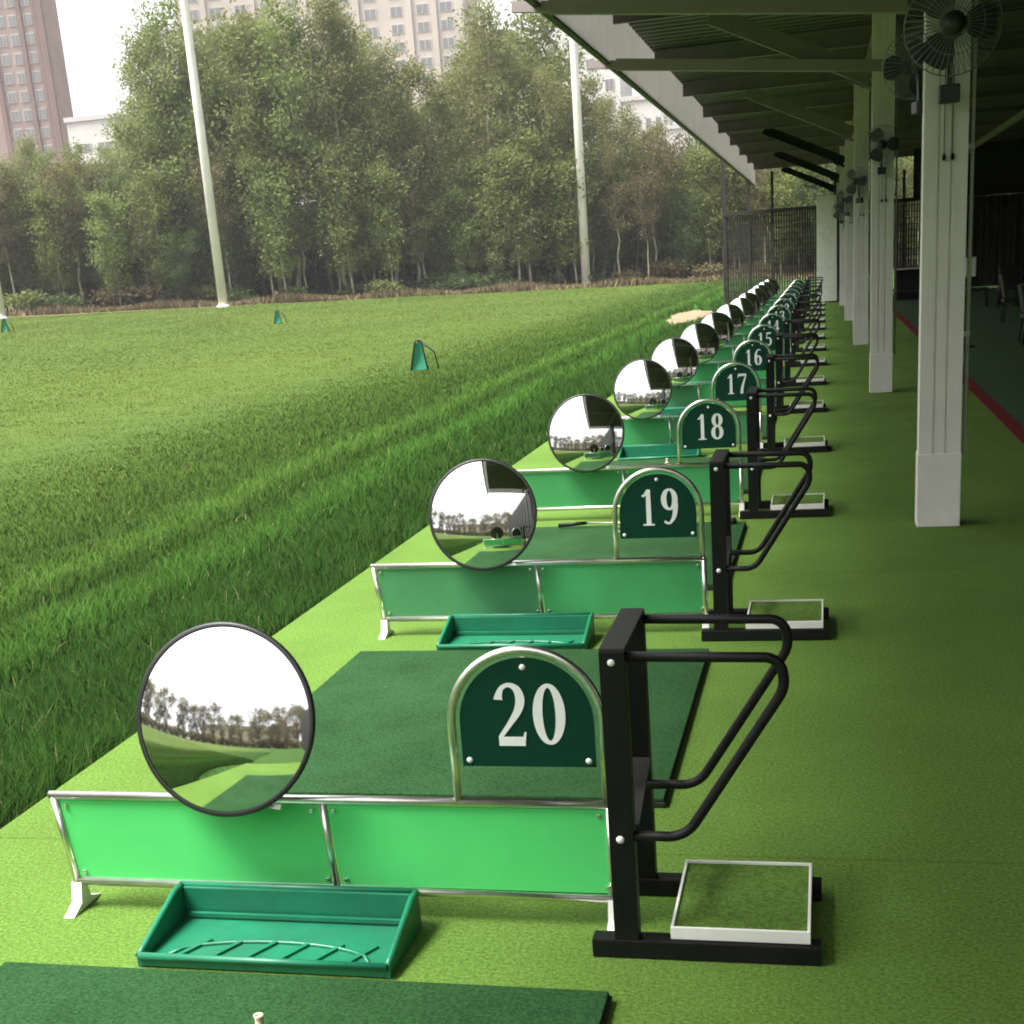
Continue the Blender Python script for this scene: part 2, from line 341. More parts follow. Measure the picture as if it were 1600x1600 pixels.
# ------------------------------------------------------------------ grass blades
def make_grass():
    g = np.random.default_rng(3)
    def field_h(d, x, y):
        h = 0.026 + 0.129 * np.clip((6.5 - d) / 5.3, 0, 1) ** 1.7
        for c, wd, k in ((1.0, .12, .45), (1.75, .13, .5), (2.8, .16, .3)):
            h *= 1 - k * np.exp(-((d - c + .06 * np.sin(y * .8)) / wd) ** 2)
        return h
    parts = []
    # image-independent density that thins with distance from the tee line
    for N, r0_, r1_, a0_, a1_ in ((560000, 4.0, 92.0, -.03, .72), (330000, 3.6, 26.0, .72, 2.3)):
        r = r0_ * (r1_ / r0_) ** g.random(N * 2); a = g.uniform(a0_, a1_, N * 2)
        x = -r * np.sin(a); y = r * np.cos(a)
        k = (x < EDGE - 0.10); x, y, r = x[k][:N], y[k][:N], r[k][:N]
        parts.append((x, y, r))
    # a wide ring behind and beside, seen in the mirrors
    x = g.uniform(-14, EDGE - .1, 26000); y = g.uniform(-12, 5, 26000); parts.append((x, y, np.full_like(x, 9.0)))
    x = np.concatenate([p[0] for p in parts]); y = np.concatenate([p[1] for p in parts]); r = np.concatenate([p[2] for p in parts])
    k = (y - .42 * x) < 95.5 + g.normal(0, .6, len(x)); k &= ((x + 4.05) / .72) ** 2 + ((y - 43.5) / 5.0) ** 2 > g.uniform(.75, 1.1, len(x)); x, y, r = x[k], y[k], r[k]; n = len(x)
    d = EDGE - x
    clump = 0.75 + 0.5 * np.sin(x * 3.1 + np.sin(y * 2.3) * 1.7) * np.sin(y * 2.7 + np.cos(x * 1.9) * 2.0)
    h = field_h(d, x, y) * g.uniform(0.55, 1.25, n) * (0.7 + 0.4 * clump) * np.where(r > 13, np.minimum(1.6, (r / 13) ** .3), 1)
    w = 0.0036 * np.maximum(1, r / 4.5) ** .95 * g.uniform(.7, 1.3, n)
    th = g.uniform(0, 2 * np.pi, n); lean = g.uniform(.15, .9, n) * h; la = g.normal(2.4, 1.3, n)
    cx, cy = np.cos(th) * w / 2, np.sin(th) * w / 2; z = ground_z(x, y) + undulate(x, y) - .014
    lx, ly = np.cos(la) * lean, np.sin(la) * lean
    V = np.empty((n, 5, 3))
    V[:, 0] = np.stack([x - cx, y - cy, z], 1); V[:, 1] = np.stack([x + cx, y + cy, z], 1)
    V[:, 2] = np.stack([x + cx * .8 + lx * .35, y + cy * .8 + ly * .35, z + h * .6], 1); V[:, 3] = np.stack([x - cx * .8 + lx * .35, y - cy * .8 + ly * .35, z + h * .6], 1)
    V[:, 4] = np.stack([x + lx, y + ly, z + h * (1 - .25 * (lean / h) ** 2)], 1)
    me = bpy.data.meshes.new('grass')
    me.vertices.add(n * 5); me.vertices.foreach_set('co', V.astype(np.float32).ravel())
    base = (np.arange(n) * 5)[:, None]
    li = np.concatenate([base + np.array([[0, 1, 2, 3]]), base + np.array([[3, 2, 4]])], 1).astype(np.int32).ravel()
    me.loops.add(n * 7); me.loops.foreach_set('vertex_index', li)
    me.polygons.add(n * 2)
    ls = np.stack([np.arange(n) * 7, np.arange(n) * 7 + 4], 1).astype(np.int32).ravel(); me.polygons.foreach_set('loop_start', ls)
    me.update(calc_edges=True)
    t = np.clip((6.5 - d) / 5.5, 0, 1)[:, None] ** .8
    long_c = np.array([0.024, 0.066, 0.0085]); short_c = np.array([0.092, 0.140, 0.023])
    var = (1 + g.uniform(-.14, .14, n) * np.where(d > 5, .45, 1))[:, None] * (1 + (.2 * clump - .1) * np.where(d > 5, .5, 1))[:, None]
    patch = .5 + .25 * np.sin(x * .31 + 2 * np.sin(y * .13)) + .25 * np.sin(y * .42 + x * .19 + 1.5 * np.sin(x * .23))
    far_c = short_c * (1 + .22 * (patch[:, None] - .5) * np.array([1.2, 1.0, .9]))
    c = (far_c * (1 - t) + long_c * t) * var
    rut = sum(np.exp(-((d - q + .06 * np.sin(y * .8)) / .22) ** 2) for q in (1.35, 2.25))[:, None]      # paler thin grass along the mower tracks
    c = c * (1 + .75 * rut)
    dry = ((g.random(n) < .010) & (r < 16))[:, None]; c = np.where(dry, np.array([0.20, 0.19, 0.08]), c)
    rgba = np.concatenate([c, np.ones((n, 1))], 1)
    at = me.color_attributes.new('tone', 'FLOAT_COLOR', 'POINT')
    at.data.foreach_set('color', np.repeat(rgba, 5, 0).astype(np.float32).ravel())
    me.materials.append(M['blade'])
    tag(link('grass', me), 'long dark green grass along the deck edge, shorter and paler beyond', 'grass', None, 'stuff')
make_grass()

def make_dry_grass():
    """tall dry stalks and leaf litter along the foot of the tree belt"""
    g = np.random.default_rng(9); n = 42000
    x = g.uniform(-62, 4, n); ly = np.where(x < -6, 84.0 + .30 * (x + 40), 94.2 + .04 * (x + 6))
    y = ly - 3.4 + np.abs(g.normal(0, 1.8, n)); band = .5 + .5 * np.sin(x * .55 + np.sin(x * 1.7)); keep = g.random(n) < .35 + .65 * band; x, y = x[keep], y[keep]; n = len(x)
    h = g.uniform(.12, .55, n) * (.6 + .6 * (np.sin(x * .9) * .5 + .5)); w = g.uniform(.03, .07, n); th = g.uniform(0, 3.14, n); l = g.normal(0, .14, (n, 2)); z = ground_z(x, y)
    V = np.empty((n, 3, 3)); V[:, 0] = np.stack([x - np.cos(th) * w, y - np.sin(th) * w, z], 1); V[:, 1] = np.stack([x + np.cos(th) * w, y + np.sin(th) * w, z], 1); V[:, 2] = np.stack([x + l[:, 0], y + l[:, 1], z + h], 1)
    me = bpy.data.meshes.new('dry_grass'); me.from_pydata(V.reshape(-1, 3).tolist(), [], (np.arange(n * 3).reshape(-1, 3)).tolist())
    A, B, C_ = np.array([.20, .155, .075]), np.array([.115, .075, .05]), np.array([.10, .12, .035]); q = g.random(n)[:, None]
    c = np.where(q < .45, A, np.where(q < .85, B, C_)) * g.uniform(.7, 1.3, n)[:, None]
    at = me.color_attributes.new('tone', 'FLOAT_COLOR', 'POINT'); at.data.foreach_set('color', np.repeat(np.concatenate([c, np.ones((n, 1))], 1), 3, 0).astype(np.float32).ravel())
    me.materials.append(M['blade']); tag(link('dry_grass', me), 'dry tan grass and brown litter along the foot of the tree belt', 'dry grass', None, 'stuff')
make_dry_grass()

# ------------------------------------------------------------------ shelter
CY0, CDY, CX = 9.05, 8.55, 0.575
EZ0, EZ1, EX = 4.07, 4.72, -2.50           # fascia bottom, ceiling height, eave
RY0, RY1, RX1 = 0.5, 54.0, 8.2

def make_roof():
    root = empty('shelter_roof', ((EX + RX1) / 2, (RY0 + RY1) / 2, EZ1), 'long dark ribbed canopy roof over the hitting bays', 'roof')
    o = Vector(root.location)
    # ribbed ceiling: trapezoid ribs running across the shelter
    b = MB(); y = RY0; prof = []
    while y < RY1: prof += [(y, 0), (y + .17, 0), (y + .20, .05), (y + .29, .05)]; y += .32
    A = [b.bm.verts.new(Vector((EX + .01, q, EZ1 + z)) - o) for q, z in prof]; B = [b.bm.verts.new(Vector((RX1, q, EZ1 + .12 + z)) - o) for q, z in prof]
    A2 = [b.bm.verts.new(Vector((EX + .01, q, EZ1 + .14 + z)) - o) for q, z in prof]; B2 = [b.bm.verts.new(Vector((RX1, q, EZ1 + .26 + z)) - o) for q, z in prof]
    for i in range(len(prof) - 1):
        b.bm.faces.new((A[i], B[i], B[i + 1], A[i + 1])); b.bm.faces.new((A2[i], A2[i + 1], B2[i + 1], B2[i]))
    b.build('ceiling', M['roofpanel'], root)
    b = MB(); L = RY1 - RY0; yc = (RY0 + RY1) / 2
    b.box(Vector((EX - .02, yc, (EZ0 + EZ1 + .25) / 2)) - o, (.03, L, EZ1 + .25 - EZ0)); b.build('fascia', M['fascia'], root)
    b = MB(); b.box(Vector((EX - .045, yc, EZ0 - .01)) - o, (.07, L + .02, .03)); b.build('edge_trim', M['black2'], root)
    b = MB(); b.box(Vector(((EX + RX1) / 2, RY0 - .02, EZ1 - .12)) - o, (RX1 - EX, .03, .6)); b.build('end_fascia', M['fascia'], root)
    # rafters and struts at every half bay
    b = MB(); b.box((0, 0, 0), (RX1 - EX - .1, .09, .012)); b.box((0, 0, -.11), (RX1 - EX - .1, .012, .206)); b.box((0, 0, -.22), (RX1 - EX - .1, .09, .012)); rm = b.mesh('rafter', M['beam'])
    k = 0; y = CY0 - CDY / 2
    s = MB(); s.bar((EX - .28, 0, EZ0 + .0), (EX + .06, 0, EZ0 - .03), .07, .09); s.bar((EX + .06, 0, EZ0 - .03), (CX + .13, 0, 3.72), .08, .13, bevel=.006)
    sm = s.mesh('strut', M['strut'])
    y = CY0 - CDY / 2
    while y < RY1 - .3:
        link('rafter', rm, root, Vector(((EX + RX1) / 2, y, EZ1 - .012)) - o)
        if 10 < y < 20: link('strut', sm, root, Vector((0, y + .03, 0)) - o)
        y += CDY / 2
    for px in (CX + .1, 4.6):
        b = MB(); b.box(Vector((px, yc, EZ1 - .32)) - o, (.10, L, .16)); b.build('purlin', M['beam'], root)
make_roof()

def make_column():
    r = empty('steel_column', (0, 0, 0))
    b = MB(); H = EZ1 - .235; w, dp = .255, .19
    # three-lobed box profile with two grooves down each broad face
    pr = [(-w/2, -dp/2), (-.045, -dp/2), (-.045, -dp/2 + .010), (-.028, -dp/2 + .010), (-.028, -dp/2), (.028, -dp/2), (.028, -dp/2 + .010), (.045, -dp/2 + .010), (.045, -dp/2), (w/2, -dp/2)]
    pr = pr + [(x, -y) for x, y in pr[::-1]]
    A = [b.bm.verts.new((x, y, 0)) for x, y in pr]; B = [b.bm.verts.new((x, y, H)) for x, y in pr]; n = len(pr)
    for i in range(n): b.bm.faces.new((A[i], A[(i + 1) % n], B[(i + 1) % n], B[i]))
    b.bm.faces.new(B); b.build('shaft', M['column'], r)
    b = MB(); b.box((0, 0, .235), (w + .012, dp + .012, .47), bevel=.004); b.build('plinth', M['column'], r)
    b = MB(); b.tube([(w/2 + .035, .02, .45), (w/2 + .035, .02, H)], .012, 8)
    for z in (1.2, 2.3, 3.4): b.box((w/2 + .018, .02, z), (.06, .04, .03))
    b.build('conduit', M['column'], r)
    b = MB(); b.bar((-.13, 0, 3.62), (-1.98, 0, EZ1 - .25), .10, .20, bevel=.006); b.bar((-.13, 0, 3.50), (-.40, 0, 3.62), .05, .05); b.build('brace', M['beam'], r)
    for x in (-.012, .036):
        b = MB(); b.tube([(x, -dp/2 - .012, 2.75), (x, -dp/2 - .012, 2.26)], .0025, 6); c = b.build('pull_cord', M['black2'], r)
        b = MB(); b.lathe([(0, 0), (.009, .004), (.012, .02), (.006, .04), (0, .042)], 10, Matrix.Translation((x, -dp/2 - .012, 2.225))); b.build('pull_knob', M['black'], c)
    return r
col0 = make_column()
CLAB = ['white steel column standing nearest, a fan near its top', 'second white column in the line, just beyond the nearest one',
        'third white column in the line, half hidden behind the second', 'fourth white column in the line along the red floor line',
        'fifth white column in the line, far down the shelter', 'sixth and last white column by the end fence']
COLX = lambda y: CX + .135 - .0045 * (y - 9)
for i in range(6):
    c = col0 if i == 0 else copy_tree(col0); y = CY0 + .09 + i * CDY
    c.location = (COLX(y), y, 0); tag(c, CLAB[i], 'column', 'white columns holding up the roof')
    if i >= 3:
        for ch in c.children:
            if ch.name.startswith('brace'):
                ch.data = ch.data.copy(); ch.data.materials.clear(); ch.data.materials.append(M['black']); ch['label'] = 'black knee brace'

def make_fan(rad):
    r = empty('wall_fan', (0, 0, 0))
    # local: faces -Y, hub at origin, bracket towards +Y
    RX = Matrix.Rotation(R(90), 4, 'X')
    b = MB()
    for k in range(44):
        a = 2 * math.pi * k / 44; c, s = math.cos(a), math.sin(a)
        b.tube([(c * .05, -.10, s * .05), (c * rad * .6, -.095, s * rad * .6), (c * rad * .95, -.05, s * rad * .95), (c * rad, 0, s * rad)], .0022, 4, cap=False)
        b.tube([(c * rad, 0, s * rad), (c * rad * .8, .06, s * rad * .8), (c * rad * .25, .085, s * rad * .25)], .0022, 4, cap=False)
    for q, y in ((rad, 0), (rad * .62, -.095), (rad * .3, -.10)):
        b.tube([(math.cos(t * math.pi / 20) * q, y, math.sin(t * math.pi / 20) * q) for t in range(40)], .004 if q == rad else .0025, 5, closed=True)
    b.build('guard', M['fanwire'], r)
    b = MB(); b.lathe([(0, -.045), (rad * .21, -.04), (rad * .235, .0), (rad * .235, .03), (0, .032)], 24, Matrix.Translation((0, -.075, 0)) @ RX.inverted() @ Matrix.Rotation(math.pi, 4, 'X')); b.build('hub', M['fan'], r)
    bl = MB()
    for k in range(3):
        a0 = 2 * math.pi * k / 3; rows = []
        for i in range(7):
            q = rad * (.16 + .74 * i / 6); ww = .75 * math.sin(math.pi * (.22 + .62 * i / 6))
            rows.append([bl.bm.verts.new((q * math.cos(a0 + ww * (u - .5) * 1.7), -.03 + .045 * (u - .5), q * math.sin(a0 + ww * (u - .5) * 1.7))) for u in (0, .33, .66, 1)])
        for A, B in zip(rows, rows[1:]):
            for i in range(3): bl.bm.faces.new((A[i], A[i + 1], B[i + 1], B[i])).smooth = True
    bl.build('blades', M['fan'], r)
    b = MB(); b.lathe([(0, .06), (.06, .06), (.07, .10), (.06, .17), (0, .18)], 20, RX.inverted()); b.bar((0, .13, -.02), (0, .15, -rad - .07), .03, .03); b.box((0, .165, -rad - .08), (.12, .10, .10), bevel=.01)
    b.build('motor_mount', M['fan'], r)
    return r
fan0 = make_fan(.265)
FANS = [((COLX(9), 8.76, 2.93), 0, 1.0, 'large round wall fan on the nearest white column'),
        ((COLX(9) - .19, 9.36, 2.80), R(205), .72, 'smaller fan behind the nearest column, partly hidden by the large fan'),
        ((COLX(17.6) - .02, 17.35, 2.85), 0, .8, 'dark fan on the second white column'),
        ((COLX(26.1) - .10, 25.8, 2.80), R(-25), .9, 'dark fan on the third white column'),
        ((COLX(34.7) - .15, 34.4, 2.75), R(-25), .9, 'dark fan on the fourth white column'),
        ((COLX(43.3) - .15, 43.0, 2.7), R(-25), .9, 'dark fan on the fifth white column, farthest of the fans')]
for i, (p, rz, sc, lb) in enumerate(FANS):
    f = fan0 if i == 0 else copy_tree(fan0); f.location = p; f.rotation_euler = (0, 0, rz); f.scale = (sc,) * 3; tag(f, lb, 'fan', 'wall fans on the columns')

# back wall of the shelter (boards and posts), end fence
r = empty('back_wall', (DX1, 27, 0), 'dark slatted wall along the back of the shelter', 'wall')
b = MB(); b.box((.1, 0, 2.45), (.08, 54, 4.9)); b.build('wall_board', M['dark'], r)
b = MB()
for i in range(90): b.box((.03, -26.7 + i * .6, 2.4), (.06, .12, 4.7))
b.build('batten', M['fence'], r)

r = empty('unseen_side_wall', (1.25, -7.3, 0), 'unseen dark wall added to shade the nearest bay', 'wall')  # added out of view to block skylight and darken the right-hand floor
b = MB(); b.box((.06, 0, 2.3), (.12, 19, 4.6)); b.build('wall_board', M['dark'], r)
b = MB()
for i in range(20): b.box((-.02, -9.2 + i * .97, 2.3), (.04, .08, 4.6))
b.build('batten', M['fence'], r)
FY = 50.0
r = empty('end_fence', (0, FY, 0), 'dark steel mesh fence with tall posts closing the far end', 'fence')
b = MB()
for x in (-3.4, -2.55, -1.75, .35, 2.6, 4.6, 6.8):
    h = {-3.4: 5.1, -2.55: 4.55, -1.75: 4.3}.get(x, 4.0); q = MB(); q.box((x, 0, h / 2 - .1), (.13 if x < -3 else .09, .09, h + .2)); q.build('post', M['fence'], r)
b = MB(); b.box((1.7, -.06, 3.02), (10.2, .06, .12)); b.build('rail', M['fence'], r)
b = MB(); b.box((1.7, -.06, .12), (10.2, .06, .10)); b.build('rail', M['fence'], r)
b = MB()
x = -3.3
while x < 6.8:
    b.box((x, .0, 1.5), (.05, .015, 2.96)); x += .088
for k in range(14): b.box((1.7, .02, .25 + k * .2), (10.2, .012, .02))
b.build('mesh_panel', M['fence'], r)
b = MB(); b.box((5.2, .10, 1.5), (3.6, .03, 2.9)); b.build('backing_board', M['dark'], r)
b = MB()
for i in range(16): b.box((3.55 + i * .22, .05, 1.5), (.06, .06, 2.9))
b.build('slat_screen', M['beam'], r)
b = MB(); b.box((5.2, .12, 3.95), (4.6, .04, 1.85)); b.build('gable_board', M['dark'], r)
q = MB(); q.box((.0, -.18, 1.62), (.62, .06, 3.2), bevel=.008); q2 = q.build('white_board', M['white'], None, (.06, 46.2, .02)); q2.rotation_euler = (R(-3), 0, 0)
tag(q2, 'tall narrow white board leaning beside the last columns', 'board')
q = MB(); q.box((.36, -.15, 1.6), (.07, .09, 3.25)); q.box((-.1, -.15, .03), (1.0, .10, .08)); q.build('black_edge', M['black'], q2)

# dark seats and tables at the back of the walkway
def make_chair():
    r = empty('chair', (0, 0, 0))
    b = MB(); b.box((0, 0, .44), (.46, .46, .07), bevel=.02); b.build('seat', M['black2'], r)
    b = MB(); b.box((0, .22, .72), (.46, .06, .46), Quaternion((1, 0, 0), -.18), bevel=.02); b.build('backrest', M['black2'], r)
    for sx in (-.2, .2):
        for sy in (-.2, .2):
            b = MB(); b.tube([(sx, sy, .41), (sx * 1.1, sy * 1.1, 0)], .016, 8); b.build('leg', M['black'], r)
    return r
def make_table():
    r = empty('table', (0, 0, 0))
    b = MB(); b.box((0, 0, .73), (1.3, .75, .04), bevel=.008); b.build('table_top', M['black2'], r)
    for sx in (-.58, .58):
        for sy in (-.3, .3):
            b = MB(); b.box((sx, sy, .355), (.045, .045, .71)); b.build('leg', M['black'], r)
    return r
ch0, tb0 = make_chair(), make_table()
TL = ['black table nearest the camera in the dark walkway', 'black table in the middle of the dark walkway', 'black table farthest down the dark walkway']
ORD = ['first', 'second', 'third', 'fourth', 'fifth', 'sixth']
ci = 0
for i, (tx, ty) in enumerate(((4.5, 24.0), (4.9, 30.0), (4.9, 37.0))):
    t = tb0 if i == 0 else copy_tree(tb0); t.location = (tx, ty, .008); tag(t, TL[i], 'table', 'black tables at the back')
    for dx, dy, rz, w in ((-.55, -.85, math.pi, 'in front of'), (.45, -.9, math.pi + .2, 'in front of and right at'), (-.3, .9, .1, 'behind'), (-1.15, .05, math.pi / 2, 'at the left end of')):
        c = ch0 if ci == 0 else copy_tree(ch0); ci += 1; c.location = (tx + dx, ty + dy, .008); c.rotation_euler = (0, 0, rz)
        tag(c, 'black chair %s the %s' % (w, ['nearest black table', 'middle black table', 'farthest black table'][i]), 'chair', 'black chairs at the back')
r = empty('bench', (2.75, 43.5, .008), 'dark low bench with a pale top by the far end', 'bench')
b = MB(); b.box((0, 0, .92), (1.5, .5, .04)); b.build('seat_top', M['frame'], r)
b = MB(); b.box((0, .1, .46), (1.4, .3, .86)); b.build('body', M['black'], r)
b = MB(); b.box((0, -.15, .28), (1.45, .2, .05)); b.build('shelf', M['black2'], r)
r = empty('notice_sheet', (2.28, 24.0, 1.28), 'small white sheet on a thin stand beside the nearest column', 'notice')
b = MB(); b.box((0, 0, 0), (.21, .012, .30)); b.build('sheet', M['paper'], r)
b = MB(); b.tube([(0, .02, .05), (0, .02, -1.27)], .012, 8); b.lathe([(0, 0), (.14, 0), (.14, .015), (.02, .03), (0, .03)], 16, Matrix.Translation((0, .02, -1.27))); b.build('stand', M['black'], r)

# ------------------------------------------------------------------ hitting bays
Y0, SP = 3.24, 3.13
def arc(cx, cz, r, a0, a1, n): return [(cx + r * math.cos(R(a0 + (a1 - a0) * i / n)), cz + r * math.sin(R(a0 + (a1 - a0) * i / n))) for i in range(n + 1)]
def ell(cx, cz, rx, rz, a0, a1, n): return [(cx + rx * math.cos(R(a0 + (a1 - a0) * i / n)), cz + rz * math.sin(R(a0 + (a1 - a0) * i / n))) for i in range(n + 1)]
def smooth(pts, n=6):
    P = [pts[0]] + list(pts) + [pts[-1]]; out = []
    for i in range(1, len(P) - 2):
        for k in range(n):
            t = k / n; q = []
            for j in range(len(pts[0])):
                p0, p1, p2, p3 = P[i-1][j], P[i][j], P[i+1][j], P[i+2][j]
                q.append(.5 * (2*p1 + (p2-p0)*t + (2*p0-5*p1+4*p2-p3)*t*t + (3*p1-p0-3*p2+p3)*t**3))
            out.append(tuple(q))
    out.append(tuple(pts[-1])); return out
# serif digits: strokes of (x, z, width) in a cell .56 wide and 1 high
DIG = {
 '0': [('c', .28, .5, .175, .455)],
 '1': [[(.285, .02, .115), (.285, .5, .115), (.285, .985, .10)], [(.12, .80, .05), (.20, .845, .06), (.25, .92, .09)], [(.13, .02, .04), (.44, .02, .04)]],
 '2': [[(.085, .735, .125), (.095, .80, .10), (.15, .92, .065), (.265, .968, .06), (.38, .90, .10), (.425, .74, .125), (.38, .56, .11), (.25, .36, .075), (.11, .17, .06), (.075, .12, .05)], [(.055, .065, .13), (.47, .065, .13)], [(.445, .07, .05), (.48, .22, .025)]],
 '3': [[(.10, .80, .11), (.14, .91, .07), (.25, .965, .05), (.38, .89, .10), (.40, .75, .11), (.34, .60, .07), (.22, .54, .045)], [(.22, .54, .045), (.36, .48, .08), (.435, .30, .12), (.38, .12, .10), (.24, .03, .05), (.12, .08, .07), (.09, .18, .10)]],
 '4': [[(.36, .0, .11), (.36, .5, .11), (.36, .98, .11)], [(.33, .96, .05), (.06, .30, .05)], [(.04, .28, .075), (.52, .28, .075)]],
 '5': [[(.16, .93, .10), (.44, .93, .10)], [(.145, .96, .05), (.125, .53, .05)], [(.125, .53, .05), (.24, .60, .06), (.38, .52, .10), (.435, .32, .12), (.38, .12, .10), (.24, .03, .05), (.12, .08, .07), (.09, .17, .10)]],
 '6': [('c', .285, .30, .15, .265), [(.43, .90, .06), (.30, .955, .05), (.17, .78, .10), (.125, .50, .12), (.135, .28, .10)]],
 '7': [[(.07, .93, .11), (.47, .93, .11)], [(.46, .92, .05), (.36, .62, .08), (.27, .30, .11), (.24, .0, .12)], [(.075, .96, .04), (.065, .78, .03)]],
 '8': [('c', .28, .735, .135, .225), ('c', .28, .265, .16, .24)],
 '9': [('c', .275, .70, .15, .265), [(.13, .10, .06), (.26, .045, .05), (.39, .22, .10), (.435, .50, .12), (.425, .72, .10)]],
}
def digit_shapes(mb, ch, x0, z0, h, Mx):
    lift = .0004
    for st in DIG[ch]:
        if st[0] == 'c':
            _, cx, cz, rx, rz = st; n = 40; pts, ws = [], []
            for i in range(n):
                a = 2 * math.pi * i / n; pts.append((x0 + (cx + rx * math.cos(a)) * h, z0 + (cz + rz * math.sin(a)) * h)); ws.append((.062 + .088 * abs(math.cos(a)) ** 1.4) * h)
            mb.ribbon(pts, ws, lift, .0015, Mx, closed=True)
        else:
            q = smooth(st, 5) if len(st) > 2 else st
            mb.ribbon([(x0 + p[0] * h, z0 + p[1] * h) for p in q], [p[2] * h * 1.12 for p in q], lift, .0015, Mx)
        lift += .0004

# divider: local origin at the bay point, divider plane at y = .17
DVY = .17; XL, XR, XM = -2.30, -.578, -1.415; ZT, ZB = .372, .088
def make_divider():
    r = empty('bay_divider', (0, 0, 0))
    b = MB(); t = .0135
    b.tube([(XL, DVY, ZT), (XR, DVY, ZT)], t, 12); b.tube([(XL + .035, DVY, ZB), (XR, DVY, ZB)], t, 12); b.build('rail', M['steel'], r)
    b = MB(); b.tube([(XL + .012, DVY, ZT), (XL + .045, DVY, ZB - .01)], t * .95, 12); b.build('post', M['steel'], r)
    b = MB(); b.tube([(XM - .008, DVY, ZT), (XM + .008, DVY, ZB)], t * .85, 12); b.build('post', M['steel'], r)
    b = MB(); b.tube([(XR - .005, DVY, ZT + .01), (XR - .005, DVY, .02)], t * .95, 12); b.build('post', M['steel'], r)
    for a0, a1, c0, c1 in ((XL + .030, XM - .021, XL + .056, XM - .005), (XM + .006, XR - .016, XM + .022, XR - .016)):
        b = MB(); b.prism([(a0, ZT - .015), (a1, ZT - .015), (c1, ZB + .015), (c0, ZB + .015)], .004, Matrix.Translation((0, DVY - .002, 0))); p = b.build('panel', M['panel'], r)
        for x in (a0 + .02, a1 - .02):
            for z in (ZT - .032, ZB + .034): b = MB(); b.box((x + (c0 - a0) * (z < .2), DVY - .007, z), (.012, .007, .012), bevel=.003); b.build('bracket', M['steel'], p)
    for x in (XL + .045, XR - .004):
        b = MB(); q = DVY
        b.prism([(-.085, 0), (.085, 0), (.028, .025), (.014, .085), (-.014, .085), (-.028, .025)], .034, Matrix.Translation((x + .017, q, .002)) @ Matrix.Rotation(R(90), 4, 'Z'))
        b.build('foot', M['white'], r)
    return r

MR, MS = .270, .045                            # mirror aperture radius and sagitta
def make_mirror():
    r = empty('convex_mirror', (0, 0, 0))       # local: faces -Y, origin at the centre of the disc
    RX = Matrix.Rotation(R(90), 4, 'X')
    Rs = (MR * MR + MS * MS) / (2 * MS); prof = []
    for i in range(25):
        q = MR * i / 24; prof.append((q, math.sqrt(Rs * Rs - q * q) - (Rs - MS)))
    b = MB(); b.lathe(prof, 72, RX); b.build('mirror_face', M['mirror'], r)
    b = MB(); b.lathe([(MR - .006, .004), (MR + .004, .006), (MR + .009, 0), (MR + .007, -.010), (MR - .006, -.012)], 72, RX); b.build('rim', M['rim'], r)
    b = MB(); b.lathe([(MR - .004, -.010), (MR * .6, -.03), (0, -.038)], 48, RX); b.build('back_shell', M['black2'], r)
    b = MB(); b.bar((0, .035, 0), (0, .055, -.25), .03, .012); b.box((0, .045, -.25), (.05, .05, .05), bevel=.006); b.bar((.03, .03, -.235), (.16, .03, -.25), .012, .012); b.build('bracket', M['steel'], r)
    return r

SX, SR, SZ = -.800, .212, .606                 # sign arch centre line
def make_sign(num):
    r = empty('number_sign', (0, 0, 0)); y = DVY
    arch = [(SX - SR, y, ZT)] + [(x, y, z) for x, z in arc(SX, SZ, SR, 180, 0, 28)] + [(SX + SR, y, ZT)]
    b = MB(); b.tube(arch, .0125, 12); b.build('arch_frame', M['steel'], r)
    q = SR - .024; zb = .482
    b = MB(); b.prism([(SX - q, zb)] + arc(SX, SZ + .002, q, 180, 0, 30) + [(SX + q, zb)], .005, Matrix.Translation((0, y - .0025, 0))); pl = b.build('plate', M['sign'], r)
    Mx = Matrix.Translation((0, y - .003, 0)); h = .180; wd = .56 * h
    b = MB(); xs = SX - wd * len(num) / 2 + .012 - (.006 if num[0] == '1' else 0)
    for i, c in enumerate(num): digit_shapes(b, c, xs + i * (.58 if len(num) > 1 else .56) * h, .545, h, Mx)
    b.build('numeral', M['number'], pl)
    for x, z in ((SX, SZ + q - .025), (SX - q + .02, zb + .018), (SX + q - .02, zb + .018)):
        b = MB(); b.lathe([(0, .006), (.006, .005), (.009, 0)], 12, Matrix.Translation((x, y - .003, z)) @ Matrix.Rotation(R(90), 4, 'X')); b.build('bolt', M['number'], pl)
    return r

